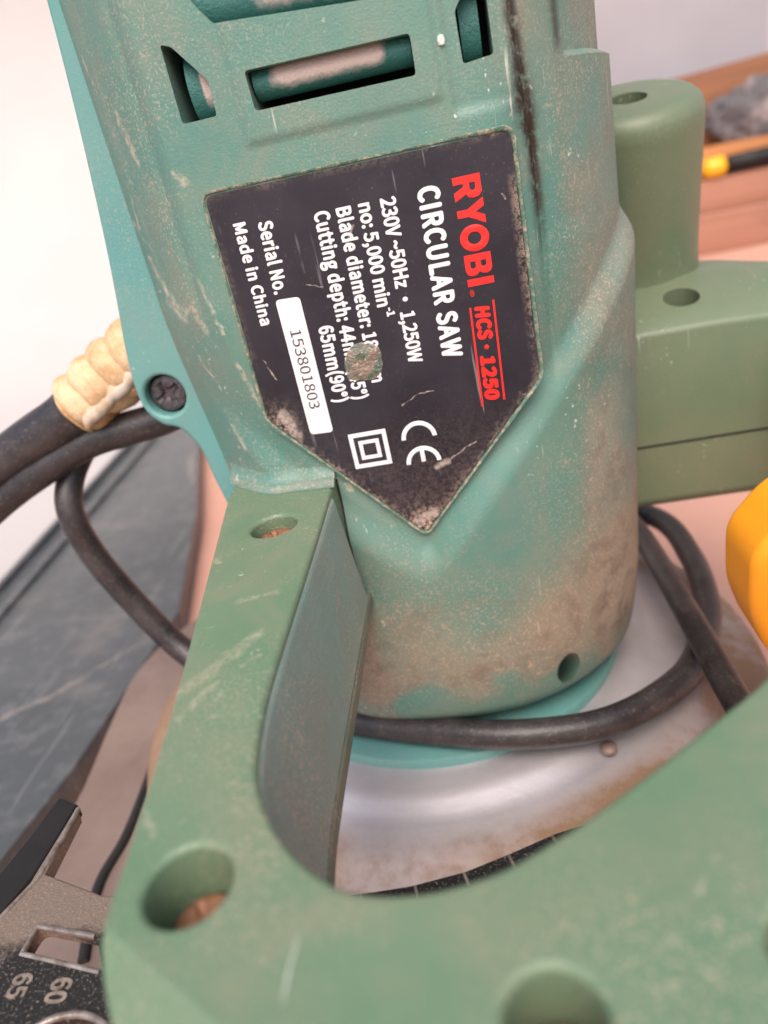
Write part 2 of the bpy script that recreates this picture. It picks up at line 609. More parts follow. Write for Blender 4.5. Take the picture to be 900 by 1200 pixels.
def slab(name, a, b, th, z0, z1, mat):
    a, b = Vector((*a, 0)), Vector((*b, 0))
    n = Vector((-(b - a).y, (b - a).x, 0)).normalized() * th
    base = [a, b, b + n, a + n]
    vs_ = [p + Vector((0, 0, z0)) for p in base] + [p + Vector((0, 0, z1)) for p in base]
    return mesh(name, vs_, [(3, 2, 1, 0), (4, 5, 6, 7), (0, 1, 5, 4), (1, 2, 6, 5), (2, 3, 7, 6), (3, 0, 4, 7)], mat, None, False)


prof = [(-1.2, .002), (.55, .002)] + [(.55 + .6 * math.sin(R(6 * i)), .002 + .6 * (1 - math.cos(R(6 * i)))) for i in range(1, 16)] + [(1.15, 1.3)]
wv0, wf0 = [], []
for x in (-2.2, -.205):
    wv0 += [Vector((x, y, z)) for y, z in prof]
n = len(prof)
for k in range(n - 1):
    wf0.append((k, k + 1, n + k + 1, n + k))
w = mesh('white_sheet', wv0, wf0, 'wall', None, True, 60)
tag(w, 'plain white sheet spread beyond the dark board and hung behind it', 'sheet', kind='structure')
w = slab('back_wall', (-.60, 1.32), (2.2, 1.32), .08, -.01, .95, 'wall')
tag(w, 'pale wall behind the timber and the grey panel', 'wall', kind='structure')

# dark scratched board lying on the floor along the wall, with a raised lip
board = bpy.data.objects.new('scratched_board', None)
COL.objects.link(board)
board.location = (-.2, .15, 0)
tag(board, 'dark grey scratched flat board lying on the floor beside the white sheet', 'board')


def box_poly(name, pts, z0, z1, mat, parent, bev=.0012):
    n = len(pts)
    vs_ = [Vector((x * .001, y * .001, z0 * .001)) for x, y in pts] + [Vector((x * .001, y * .001, z1 * .001)) for x, y in pts]
    fs = [tuple(range(n))[::-1], tuple(range(n, 2 * n))] + [(i, (i + 1) % n, n + (i + 1) % n, n + i) for i in range(n)]
    o = mesh(name, vs_, fs, mat, None, False)
    bm = bmesh.new()
    bm.from_mesh(o.data)
    bmesh.ops.bevel(bm, geom=list(bm.edges), offset=bev, segments=2, affect='EDGES', profile=.6)
    bm.to_mesh(o.data)
    bm.free()
    smooth(o.data, 40)
    if parent:
        o.parent = parent
        o.matrix_parent_inverse = Matrix.Translation(-parent.location)
    return o


bpy.context.view_layer.update()
box_poly('panel', [(-236, -30), (-150, -70), (-146, 5), (-139, 46), (-133, 140), (-160, 250), (-238, 500), (-279, 500)], 0.3, 12, 'board', board)
box_poly('lip', [(-237.5, -28), (-233.5, -28), (-274, 499), (-278.5, 499)], 12.0, 15.5, 'board', board)
box_poly('rib', [(-224, -22), (-220, -22), (-255, 494), (-260, 494)], 12.0, 14.5, 'board', board)

# ================================================================== THE SAW
saw = bpy.data.objects.new('circular_saw', None)
COL.objects.link(saw)
tag(saw, 'worn dusty green electric circular saw with black rating label, lying on its guard', 'circular saw')

# ---- motor housing: a barrel whose front is cut flat for the label
CX, CY = 3.0, 42.0
LABEL = [(-23.4, 24.6), (27.6, 24.0), (27.7, -16.2), (1.8, -44.2), (-23.4, -15.4)]
ZONE = [(-25.0, 300), (29.4, 300), (29.6, -17.0), (1.8, -47.0), (-25.0, -16.4)]


def poly_sd(x, z, poly):
    d = 1e9
    ins = False
    n = len(poly)
    for i in range(n):
        ax, az = poly[i - 1]
        bx, bz = poly[i]
        ex, ez = bx - ax, bz - az
        t = max(0, min(1, ((x - ax) * ex + (z - az) * ez) / (ex * ex + ez * ez)))
        d = min(d, math.hypot(x - ax - ex * t, z - az - ez * t))
        if (az > z) != (bz > z) and x < (bx - ax) * (z - az) / (bz - az) + ax:
            ins = not ins
    return -d if ins else d


def below_v(x, z):               # distance below the V where the front casing steps up
    return -(z - (-44 + abs(x - 1.8) * 1.075)) / math.hypot(1, 1.075)


def radius(x, z):
    rr = 47.8 + 2.9 * sstep(1.0, 8.0, below_v(x, z)) * sstep(-36, -16, x)
    if z < 5:
        rr -= (5 - z) * .045
    if z < -72:
        rr -= (-72 - z) ** 2 * .0042
    if z < -92:
        rr -= (-92 - z) ** 2 * .10
    return rr


def surf(phi, z):
    s, c = math.sin(phi), math.cos(phi)
    x = CX + 50 * s
    for _ in range(2):
        rr = radius(x, z)
        x = CX + rr * s * (1.0 if s > 0 else 1.085)
    fr = 1 - .075 * sstep(0, .8, c) * sstep(6, -30, z)
    if s > 0:
        y = CY - rr * c * fr
    else:
        e = 2.0 / 2.5
        x = CX - rr * 1.085 * (abs(s) ** e if abs(s) > 1e-9 else 0)
        y = CY - rr * fr * (abs(c) ** e) * (1 if c > 0 else -1)
    if c > 0:
        d = poly_sd(x, z, ZONE) if -45 < x < 50 else 30
        k = max(0., d)
        cut = -(k * k / (k + 1.6)) * 1.15
        # soft max of barrel and cut
        h = max(0., 2.4 - abs(y - cut)) / 2.4
        y = max(y, cut) + h * h * 2.4 * .25
        # narrow seam right of the label
        if z > -22:
            sx = 31.2 - max(0, z - 20) * .055
            y += 1.3 * gauss(x - sx, .75) * sstep(-22, -6, z)
        # sunk panel seams left of the label
        y += .5 * gauss(x + 30.5, 1.0) * sstep(-5, 12, z) + .35 * gauss(x + 37.5, .9) * sstep(0, 20, z)
        # raised frame of the vent panel
        y -= .4 * sstep(-14.2, -13.4, x) * sstep(18.4, 17.6, x) * sstep(30.0, 31.0, z)
        y += .5 * sstep(19.2, 20.2, x) * sstep(28.8, 27.8, x) * sstep(27, 29, z)
    if s > 0.70 and z > 33:        # sunk flat at the top right
        q = sstep(.735, .75, s) * sstep(33, 33.8, z) * 2.0
        x -= q * s
        y += q * c
    return x, y, z


phis = []
a = -104.0
while a < 104:
    phis.append(R(a))
    a += .62
k = 26
phis += [R(104 + (256 - 104) * i / k) for i in range(k)]
rows = []
z = -97.0
while z < 74.0:
    rows.append(z)
    z += .55
nv = len(phis)
vs_ = []
for z in rows:
    for ph in phis:
        vs_.append(P(*surf(ph, z)))
fs = []
for j in range(len(rows) - 1):
    for i in range(nv):
        fs.append((j * nv + i, j * nv + (i + 1) % nv, (j + 1) * nv + (i + 1) % nv, (j + 1) * nv + i))
fs.append(tuple(range(nv))[::-1])
fs.append(tuple((len(rows) - 1) * nv + i for i in range(nv)))
housing = mesh('motor_housing', vs_, fs, 'housing', saw, True, 60)

# pockets: vents and screw holes
cut_v, cut_f = [], []


def cutter(poly, y0, y1):
    b = len(cut_v)
    n = len(poly)
    cut_v.extend([P(x, y0, z) for x, z in poly] + [P(x, y1, z) for x, z in poly])
    cut_f.append(tuple(b + i for i in range(n)))
    cut_f.append(tuple(b + n + i for i in range(n))[::-1])
    cut_f.extend([(b + i, b + n + i, b + n + (i + 1) % n, b + (i + 1) % n) for i in range(n)])


VENTS = [rounded([(-11.5, 40.6), (14.6, 40.0), (14.6, 34.4), (-11.3, 34.9)], .6, 3),
         rounded([(-23.6, 46.8), (-22.0, 46.2), (-17.6, 40.6), (-17.7, 35.6), (-23.6, 35.6)], .5, 3),
         rounded([(-17.8, 60), (-17.0, 51.0), (-14.6, 47.6), (8.0, 45.6), (18.5, 45.0), (18.5, 60)], .8, 3),
         rounded([(21.7, 41.4), (24.0, 44.5), (26.6, 44.5), (26.7, 34.8), (21.9, 34.4)], .5, 3)]
for v in VENTS:
    cutter(v, -6, 16)
ca, cb = Vector((34.5, -8, -76.8)), Vector((22, 16, -95))
hv_, hf_ = tube_geo([ca, ca.lerp(cb, .5), cb], 3.3, 28)
b = len(cut_v)
cut_v.extend(hv_)
cut_f.extend([tuple(b + i for i in f) for f in hf_])
cutm = mesh('cutter', cut_v, cut_f, None, None, False)
md = housing.modifiers.new('cut', 'BOOLEAN')
md.operation = 'DIFFERENCE'
md.solver = 'EXACT'
md.object = cutm
dg = bpy.context.evaluated_depsgraph_get()
me = bpy.data.meshes.new_from_object(housing.evaluated_get(dg))
housing.modifiers.clear()
housing.data = me
me.name = 'motor_housing'
me.materials.clear()
me.materials.append(MAT['housing'])
bpy.data.objects.remove(cutm)
smooth(me, 50)


def h_dust(x, y, z):
    d = 0.0
    d += .62 * sstep(32, 38, x) * (0.75 + .7 * nz(x, y, z, .09))
    d += 1.0 * sstep(-50, -76, z) * sstep(-86, -80, z + 6 * nz(x, y, z, .08) + 3) * (0.75 + .7 * nz(x, y, z, .06))
    d += .35 * sstep(20, 34, x) * sstep(-20, -55, z)
    d += .45 * sstep(-27, -33, x) * sstep(-47, -40, x) * sstep(-30, 10, z) * (.5 + nz(x, y, z * .3, .1))
    d += .7 * gauss(x - 31, 3) * sstep(28, 44, z)
    d += .5 * sstep(-24, -29, z) * sstep(-12, -16, x)
    return max(0, d)


def h_grime(x, y, z):
    sx = 31.2 - max(0, z - 20) * .055
    g = gauss(x - sx, 1.1) * sstep(0, 16, z) * 1.1
    g += .8 * gauss(x - 37.2, .8) * sstep(32, 36, z)
    g += .9 * gauss(x - sx + .5, 1.9) * gauss(z - 27, 4)
    g += .5 * sstep(-94, -97, z)
    return min(1, g)


setattr_f(me, 'dust', h_dust)
setattr_f(me, 'grime', h_grime)

# louvre bars inside the vents, near-black plate behind, painting in the dark of the hollow
cav = plate('dark_fill', [[(-25, 62), (28, 62), (28, 33), (-25, 33)]], 13.5, 15.5, .2, 'dark_fill', housing, 'Y', 1)


def louvre(x0, x1, zc, h, yf, slope=0.0, ends=(.14, .05)):
    pts_ = []
    nL, nA = 40, 14
    for i in range(nL + 1):
        t = i / nL
        x = x0 + (x1 - x0) * t
        for k in range(nA + 1):
            a = R(-95 + 190 * k / nA)
            zz = zc + slope * (x - x0) + h * math.sin(a)
            yy = yf + 3.2 * (1 - math.cos(a))
            pts_.append(P(x, yy, zz))
    n = nA + 1
    f = [(i * n + k, (i + 1) * n + k, (i + 1) * n + k + 1, i * n + k + 1) for i in range(nL) for k in range(nA)]
    f += [(i * n, i * n + nA, (i + 1) * n + nA, (i + 1) * n) for i in range(nL)]
    f += [tuple(range(n)), tuple(nL * n + k for k in range(n))[::-1]]
    o = mesh('louvre', pts_, f, 'louvre', housing, True, 50)
    L = x1 - x0
    setattr_f(o.data, 'dust', lambda x, y, z: 1.25 * sstep(-.9, .0, (z - zc - slope * (x - x0)) / h) * sstep(x0 + L * (ends[0] - .05), x0 + L * (ends[0] + .08), x) * sstep(x1 - L * (ends[1] - .02), x1 - L * (ends[1] + .08), x) * .95)
    return o


louvre(-11.0, 14.4, 38.8, 2.5, 1.2, -.012, (.12, .14))
louvre(-17.0, 18.2, 50.9, 3.9, 1.2, -.05, (.28, .05))
louvre(-21.6, -16.6, 40.2, 4.8, 1.6, 0, (.45, -.2))
louvre(22.2, 25.2, 40.0, 5.2, 3.2, 0, (1.2, 0))

# small pale paint fleck near the vent
lathe('paint_fleck', [(0, 38.9), (.5, 38.7), (.62, 38.1), (.5, 37.5), (0, 37.3)], 19.1, .05, 'speck', housing, 14)

# ---- label and its writing
lab_outline = rounded(LABEL, 1.6, 5)


def grid_label():
    bm = bmesh.new()
    vs2 = [bm.verts.new(P(x, -.28, z)) for x, z in lab_outline]
    bm.faces.new(vs2)
    ret = bmesh.ops.extrude_face_region(bm, geom=list(bm.faces))
    for v in ret['geom']:
        if isinstance(v, bmesh.types.BMVert):
            v.co.y += .00045
    for ax, n, lo, hi in ((0, 40, -24, 28), (2, 56, -45, 25)):
        for i in range(n):
            c = lo + (hi - lo) * (i + .5) / n
            pc = P(c, 0, 0) if ax == 0 else P(0, 0, c)
            no = Vector((1, 0, 0)) if ax == 0 else Vector((0, 0, 1))
            bmesh.ops.bisect_plane(bm, geom=list(bm.verts) + list(bm.edges) + list(bm.faces), plane_co=pc, plane_no=no, dist=1e-7)
    bmesh.ops.recalc_face_normals(bm, faces=bm.faces)
    m = bpy.data.meshes.new('rating_label')
    bm.to_mesh(m)
    bm.free()
    return m


label = link('rating_label', grid_label(), 'label', saw)
setattr_f(label.data, 'dust', lambda x, y, z: .5 * sstep(.8, .1, -poly_sd(x, z, LABEL)) * (1 if x > 24 or z < -14 else .35) * (.55 + .9 * nz(x, y, z, .2)) + .7 * gauss(x - 2, 4) * gauss(z + 42, 3.5) + .6 * gauss(x + 21, 2.5) * gauss(z + 16.5, 3) + .07 * sstep(-14, -34, z))
label['label'] = 'black five-sided rating label with white and red print'
# bead of dirt and moulded rim round the label
rim = [(x, z) for x, z in rounded([(-23.9, 25.1), (28.1, 24.5), (28.25, -16.4), (1.8, -45.0), (-23.9, -15.6)], 1.9, 5)]
dense = []
for i in range(len(rim)):
    p, q = Vector(rim[i]), Vector(rim[(i + 1) % len(rim)])
    n = max(1, int((q - p).length / .8))
    dense += [p.lerp(q, j / n) for j in range(n)]
bv, bf = [], []
N = len(dense)
for i, p in enumerate(dense):
    d = (dense[(i + 1) % N] - dense[i - 1]).normalized()
    nrm = Vector((d.y, -d.x))
    wv = .30 + .12 * nz(p.x, 0, p.y, .5) + (.12 if p.x > 20 else 0)
    for u, h in ((-1, .35), (-.6, -.32), (.5, -.30), (1.2, .35)):
        bv.append(P(p.x + nrm.x * u * wv, h * (1 + .5 * nz(p.x, 3, p.y, .7)), p.y + nrm.y * u * wv))
for i in range(N):
    for k in range(3):
        bf.append((i * 4 + k, i * 4 + k + 1, ((i + 1) % N) * 4 + k + 1, ((i + 1) % N) * 4 + k))
mesh('border', bv, bf, 'border', label, True, 70)

TXT_Y = -.33


def sans():
    import os
    try:
        return bpy.data.fonts.load(os.path.join(bpy.utils.system_resource('DATAFILES'), 'fonts', 'Noto Sans CJK Regular.woff2'))
    except Exception:
        return None


FONT = sans()                     # Blender's own interface font; falls back to the built-in one


def text_mesh(body, off, shear=0.0, spacing=1.0):
    cu = bpy.data.curves.new('t', 'FONT')
    cu.body = body
    cu.size = 1
    if FONT:
        cu.font = FONT
    cu.offset = off
    cu.shear = shear
    cu.space_character = spacing
    cu.resolution_u = 4
    o = bpy.data.objects.new('t', cu)
    COL.objects.link(o)
    dg_ = bpy.context.evaluated_depsgraph_get()
    m = bpy.data.meshes.new_from_object(o.evaluated_get(dg_))
    bpy.data.objects.remove(o)
    bpy.data.curves.remove(cu)
    return m


def text(body, xb, xt, zs, ze, mat, off=.012, shear=0., spacing=1., name='lettering', parent=None, capref='H', vec=None, dx=0.0):
    m = text_mesh(body, 0.0, shear, spacing)
    c = text_mesh(capref, 0.0)
    if off > 0:
        bm_ = bmesh.new()
        for i in range(9):
            e = len(bm_.verts)
            bm_.from_mesh(m)
            bm_.verts.ensure_lookup_table()
            a = math.tau * i / 8
            for v in bm_.verts[e:]:
                if i < 8:
                    v.co.x += off * math.cos(a) * 1.15
                    v.co.y += off * math.sin(a)
                v.co.z = i
        bm_.to_mesh(m)
        bm_.free()
    else:
        for v in m.vertices:
            v.co.z = 0
    lo = min(v.co.y for v in c.vertices)
    hi = max(v.co.y for v in c.vertices)
    u0 = min(v.co.x for v in m.vertices)
    u1 = max(v.co.x for v in m.vertices)
    bpy.data.meshes.remove(c)
    for v in m.vertices:
        s = (v.co.x - u0) / (u1 - u0)
        x = xb + dx * s + (v.co.y - lo) / (hi - lo) * (xt - xb)
        zz = zs + (ze - zs) * s
        k = v.co.z
        v.co = vec(x, zz) if vec else P(x, TXT_Y, zz)
        if vec is None:
            v.co.y -= k * 4e-6
        elif parent is not None:
            v.co.z += k * 4e-6
    m.name = name
    m.materials.clear()
    return link(name, m, mat, parent or label)


def flat(name, loops, y, mat, parent):
    """thin printed shape from 2-D loops"""
    return plate(name, loops, y - .02, y + .05, .005, mat, parent, 'Y', 1)


def logo():
    el = lambda rx, ry: [(rx * math.cos(math.tau * i / 40), .5 + ry * math.sin(math.tau * i / 40)) for i in range(40)]
    glyphs = [
        (0.0, [[(0, 0), (.30, 0), (.30, .36), (.42, .36), (.62, 0), (.98, 0), (.73, .42), (.88, .51), (.93, .69), (.88, .88), (.72, 1), (0, 1)],
               [(.30, .58), (.54, .58), (.62, .64), (.62, .73), (.54, .79), (.30, .79)]]),
        (.98, [[(.36, 0), (.67, 0), (.67, .40), (1.04, 1), (.70, 1), (.515, .68), (.33, 1), (-.02, 1), (.36, .40)]]),
        (2.55, [el(.56, .54), el(.26, .25)]),
        (3.22, [[(0, 0), (.68, 0), (.86, .08), (.93, .24), (.90, .40), (.77, .52), (.86, .62), (.89, .79), (.81, .93), (.64, 1), (0, 1)],
                [(.30, .20), (.55, .20), (.62, .30), (.55, .40), (.30, .40)], [(.30, .60), (.52, .60), (.58, .70), (.52, .80), (.30, .80)]]),
        (4.27, [[(0, 0), (.31, 0), (.31, 1), (0, 1)]])]
    out = []
    for u0, loops in glyphs:
        for lp in loops:
            out.append([(17.55 + 4.5 * v, 19.0 - (u0 + u) / 4.58 * 17.4) for u, v in lp])
    return out


flat('lettering', logo(), TXT_Y, 'red_ink', label)
text('HCS', 18.2, 20.45, -1.9, -7.9, 'red_ink', .026, .12, 1.05, dx=-.15)
text('1250', 17.9, 20.15, -10.6, -19.1, 'red_ink', .026, .12, 1.05, dx=-.2)
flat('dot', [circle(19.15, -9.2, .42, 16)], TXT_Y, 'red_ink', label)
text('®', 17.1, 18.3, 1.0, -.1, 'red_ink', .0)
text('CIRCULAR SAW', 11.9, 15.2, 18.7, -9.9, 'white_ink', .018, 0, 1.06, dx=-.6)
text('230V ~50Hz • 1,250W', 5.55, 7.95, 18.4, -9.6, 'white_ink', .014, dx=-.5)
text('no: 5,000 min', 1.8, 4.1, 18.3, 1.2, 'white_ink', .014, dx=-.3)
text('-1', 2.9, 4.2, .9, -.7, 'white_ink', .02)
text('Blade diameter: 184mm', -2.0, .35, 18.4, -11.9, 'white_ink', .016, spacing=1.03, dx=-.3)
text('Cutting depth: 44mm(45°)', -5.8, -3.35, 18.5, -14.5, 'white_ink', .016, spacing=1.03, dx=-.45)
text('65mm(90°)', -9.65, -7.2, -.1, -14.4, 'white_ink', .016, spacing=1.03, dx=-.35)
text('Serial No.', -15.5, -13.2, 18.9, 6.8, 'white_ink', .016, spacing=1.03, dx=-.4)
text('Made in China', -19.8, -17.8, 19.5, 2.0, 'white_ink', .016, spacing=1.03, dx=0)


flat('bar', [[(17.15, -1.9), (17.5, -1.9), (17.0, -20.0), (16.65, -20.0)]], TXT_Y, 'red_ink', label)
flat('bar', [[(21.25, -1.3), (21.6, -1.3), (21.1, -19.4), (20.75, -19.4)]], TXT_Y, 'red_ink', label)
st = flat('serial_sticker', [rounded([(-16.15, 5.9), (-11.7, 5.7), (-11.7, -19.9), (-16.15, -19.7)], .8)], TXT_Y, 'sticker', label)
text('153801803', -14.95, -13.0, .2, -14.7, 'black_ink', -.004, vec=lambda x, z: P(x, TXT_Y - .09, z))


def sq(cx, cz, hw, hz):
    return [(cx - hw, cz - hz), (cx + hw, cz - hz), (cx + hw, cz + hz), (cx - hw, cz + hz)]


flat('symbol_square', [sq(-5.5, -24.6, 3.65, 3.6), sq(-5.5, -24.6, 2.8, 2.75)], TXT_Y, 'white_ink', label)
flat('symbol_square', [sq(-5.5, -24.6, 2.0, 1.95), sq(-5.5, -24.6, 1.25, 1.2)], TXT_Y, 'white_ink', label)


def arc(cx, cz, ro, ri, a0, a1, n=28):
    o_ = [(cx + ro * math.cos(R(a0 + (a1 - a0) * i / n)), cz + ro * math.sin(R(a0 + (a1 - a0) * i / n))) for i in range(n + 1)]
    i_ = [(cx + ri * math.cos(R(a0 + (a1 - a0) * i / n)), cz + ri * math.sin(R(a0 + (a1 - a0) * i / n))) for i in range(n + 1)]
    return o_ + i_[::-1]


flat('conformity_mark', [arc(4.2, -24.0, 3.4, 2.55, 0, 180)], TXT_Y, 'white_ink', label)
flat('conformity_mark', [arc(4.2, -29.1, 3.4, 2.55, 0, 180)], TXT_Y, 'white_ink', label)
flat('conformity_mark', [[(3.78, -26.6), (4.62, -26.6), (4.62, -28.9), (3.78, -28.9)]], TXT_Y, 'white_ink', label)

# spot where the label is worn through to the green plastic
peel_pts = catmull([(-6.6, -7.3), (-4.9, -4.6), (-2.1, -4.4), (.2, -5.6), (.1, -9.2), (-1.4, -11.2), (-4.8, -11.0), (-6.5, -10.4)], 5, True)
pm = NT('worn_spot')
pc = pm.mix(pm.ramp(pm.noise(330, 4, .7), .42, .58), (0.075, 0.12, 0.088), (0.24, 0.165, 0.125))
pc = pm.mix(pm.ramp(pm.noise(800, 3, .7), .6, .68), pc, (.55, .48, .42))
pm.bump(pm.noise(350, 4, .7), 1.0, .0012)
MAT['worn'] = pm.done(pc, .3, 0, .6)
pvv, pff = [P(-3.2, -.62, -7.8)], []
for k_, s_ in enumerate((.45, .8, 1.0)):
    for i, p in enumerate(peel_pts):
        jx = nz(p.x, k_, p.y, .9) * .25
        pvv.append(P(-3.2 + (p.x + 3.2) * s_ + jx, (-.58 + .12 * nz(p.x, k_ * 3, p.y, .8), -.56 + .15 * nz(p.x, k_, p.y, 1.2), -.30)[k_], -7.8 + (p.y + 7.8) * s_ + jx))
N = len(peel_pts)
pff += [(0, 1 + i, 1 + (i + 1) % N) for i in range(N)]
for k_ in range(2):
    pff += [(1 + k_ * N + i, 1 + (k_ + 1) * N + i, 1 + (k_ + 1) * N + (i + 1) % N, 1 + k_ * N + (i + 1) % N) for i in range(N)]
mesh('worn_patch', pvv, pff, 'worn', label, True, 60)


# ---- screws
def screw(parent, c, r, mat, axis='Z', cross=True):
    """countersunk head with a cross recess; c is the centre of the head's top"""
    n = 40
    vs2, f2 = [], []
    rings = [(1.0, -.9), (1.0, -.25), (.93, -.05), (.75, .05), (.5, .09)]
    for rr, h in rings:
        for i in range(n):
            a = math.tau * i / n
            vs2.append((r * rr * math.cos(a), r * rr * math.sin(a), h * r * .4))
    for j in range(len(rings) - 1):
        for i in range(n):
            f2.append((j * n + i, j * n + (i + 1) % n, (j + 1) * n + (i + 1) % n, (j + 1) * n + i))
    # cross recess: inner ring sinks where it lies in the cross
    base = len(vs2)
    for s_ in (.36, .2, .0001):
        for i in range(n):
            a = math.tau * i / n
            x, y = r * s_ * math.cos(a), r * s_ * math.sin(a)
            vs2.append((x, y, (-.5 if s_ < .3 else .0) * r * .4))
    j = len(rings) - 1
    for q in range(3):
        a0 = (j + q) * n
        for i in range(n):
            f2.append((a0 + i, a0 + (i + 1) % n, a0 + n + (i + 1) % n, a0 + n + i))
    for i in range(n):            # arms of the cross pull the 0.5 and 0.36 rings down
        a = math.tau * i / n
        for off, s_ in ((j * n, .5), ((j + 1) * n, .36)):
            x, y, h = vs2[off + i]
            if min(abs(x), abs(y)) < r * .13:
                vs2[off + i] = (x, y, -.45 * r * .4)
    out = []
    for x, y, h in vs2:
        ca_, sa_ = math.cos(.5), math.sin(.5)
        x, y = x * ca_ - y * sa_, x * sa_ + y * ca_
        out.append(P(c[0] + x, c[1] + y, c[2] + h) if axis == 'Z' else P(c[0] + x, c[1] - h, c[2] + y))
    return mesh('screw', out, f2, mat, parent, True, 35)


# ---- side flange with its screw boss
fl_out = [(-44.4, 74), (-45.2, 59.6), (-46.9, 42.6), (-49.4, 23.5), (-51.6, 10), (-53.2, 1.5), (-54.2, -7), (-53.7, -13), (-51, -16.6), (-47.4, -18.4), (-44.6, -23.5), (-43.8, -30.4), (-42.6, -38)]
fl_poly = [tuple(p) for p in catmull(fl_out, 5)] + [(-36, -38), (-36, 74)]
flange = plate('side_flange', [fl_poly, circle(-48.3, -10.6, 4.4)], 14, 27, .9, 'flange', saw, 'Y', 3)
plate('screw_seat', [circle(-48.3, -10.6, 4.8)], 17.6, 19, .1, 'dark_fill', flange, 'Y', 1)
screw(flange, (-48.3, 16.0, -10.6), 4.0, 'dark_screw', 'Y')

# ---- handle: clamshell D-loop
inner = [(41.2, -69.4), (35.6, -73.9), (30.6, -77.7), (26.9, -80.5), (21.7, -84.2), (18.4, -86.3), (13.9, -88.9), (11, -90.0), (6.7, -90.9), (1.6, -90.7), (-2.4, -89.0), (-7.4, -84.3), (-11.6, -76.5), (-13.3, -66), (-13.7, -55)]
hp = [(-37, 12)] + [tuple(p) for p in catmull([(-36.4, 0), (-31, -32), (-25.7, -64), (-23, -84), (-21.9, -92.5), (-19.5, -98.2), (-15.5, -104), (-8, -110), (5, -115), (30, -116), (60, -108), (85, -90), (106, -62), (116, -30), (118, 30), (117, 66)], 6)]
hp += [tuple(p) for p in catmull([(92, 66), (91, 30), (84, -5), (73, -32), (57, -55)] + inner + [(-13.8, -30), (-14, -8)], 5)] + [(-14, 12)]
H1, H2, H3, H4 = (-23.0, -16.2), (-15.2, -88.6), (15.8, -101.4), (34.4, -97.4)
handle = plate('handle', [hp, circle(*H1, 4.2), circle(*H2, 4.1), circle(*H3, 3.6), circle(*H4, 3.4)], -55.0, -30, .8, 'handle', saw, 'Z', 4)
bm = bmesh.new()                  # chamfer on the outer corner by the grip
bm.from_mesh(handle.data)
cut_ = bmesh.ops.bisect_plane(bm, geom=list(bm.verts) + list(bm.edges) + list(bm.faces), dist=1e-7, plane_co=P(-22, -92, -30.05),
                              plane_no=Vector((-.552 * .54, -.834 * .54, .84)), clear_outer=True)
bmesh.ops.holes_fill(bm, edges=[e for e in bm.edges if e.is_boundary], sides=0)
bmesh.ops.recalc_face_normals(bm, faces=bm.faces)
bm.to_mesh(handle.data)
bm.free()
smooth(handle.data, 30)
lower = plate('handle_lower_shell', [hp], -59, -55.05, 1.0, 'lower_shell', handle, 'Z', 4, grow=2.0)
for (hx, hy), dz, r in ((H1, -32.4, 3.75), (H2, -35.4, 3.1), (H3, -35.6, 2.9), (H4, -38, 2.8)):
    screw(handle, (hx, hy, dz), r, 'rust_screw')
    plate('screw_seat', [circle(hx, hy, 4.9)], dz - 3.0, dz - 1.4, .1, 'dark_fill', handle, 'Z', 1)  # seat coloured near-black so the hole looks deep and shaded
# moulded shoulder where the handle runs into the barrel
def front_y(x, z):                # depth of the barrel's front at x
    lo, hi = R(-80), R(80)
    for _ in range(40):
        m_ = (lo + hi) / 2
        if surf(m_, z)[0] < x:
            lo = m_
        else:
            hi = m_
    return surf(lo, z)[1]


sv, sf = [], []
nx, nk = 36, 12
for a_ in range(nx + 1):
    x = -38.2 + 24.6 * a_ / nx
    yb = front_y(x, -27)
    e_ = sstep(0, .05, a_ / nx) * (1 - .0 * a_)
    for k_ in range(nk + 1):
        t_ = R(90 * k_ / nk)
        bead = .5 * gauss((k_ / nk) - .72, .1)
        sv.append(P(x, yb + .25 - 4.4 * (1 - math.cos(t_)) - bead * .3, -25.4 - 4.52 * math.sin(t_) + bead))
for a_ in range(nx):
    for k_ in range(nk):
        b_ = a_ * (nk + 1) + k_
        sf.append((b_, b_ + 1, b_ + nk + 2, b_ + nk + 1))
sh = mesh('shoulder', sv, sf, 'housing', handle, True, 60)
setattr_f(sh.data, 'dust', lambda x, y, z: .08 + .45 * gauss(z + 29.4, .5))
tube('seam', [(-13.7, front_y(-13.7, -30 - i) - .1, -30 - i) for i in range(31)], .22, 'dark_fill', handle, 8)
# grained inlay along the inside of the handle, coloured lighter against its shade
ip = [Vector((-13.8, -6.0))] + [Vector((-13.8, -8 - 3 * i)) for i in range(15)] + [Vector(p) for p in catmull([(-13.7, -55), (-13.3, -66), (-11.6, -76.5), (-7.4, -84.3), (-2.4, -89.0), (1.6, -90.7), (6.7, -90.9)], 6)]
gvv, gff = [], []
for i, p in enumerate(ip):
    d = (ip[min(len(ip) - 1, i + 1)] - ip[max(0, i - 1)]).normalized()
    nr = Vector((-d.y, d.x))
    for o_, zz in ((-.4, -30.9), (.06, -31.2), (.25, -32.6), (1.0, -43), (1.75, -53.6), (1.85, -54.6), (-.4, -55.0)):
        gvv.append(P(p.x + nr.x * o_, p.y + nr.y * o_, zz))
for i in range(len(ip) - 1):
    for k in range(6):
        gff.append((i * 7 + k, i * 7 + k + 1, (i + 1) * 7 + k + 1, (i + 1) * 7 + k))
mesh('grip_inlay', gvv, gff, 'inlay', handle, True, 60)

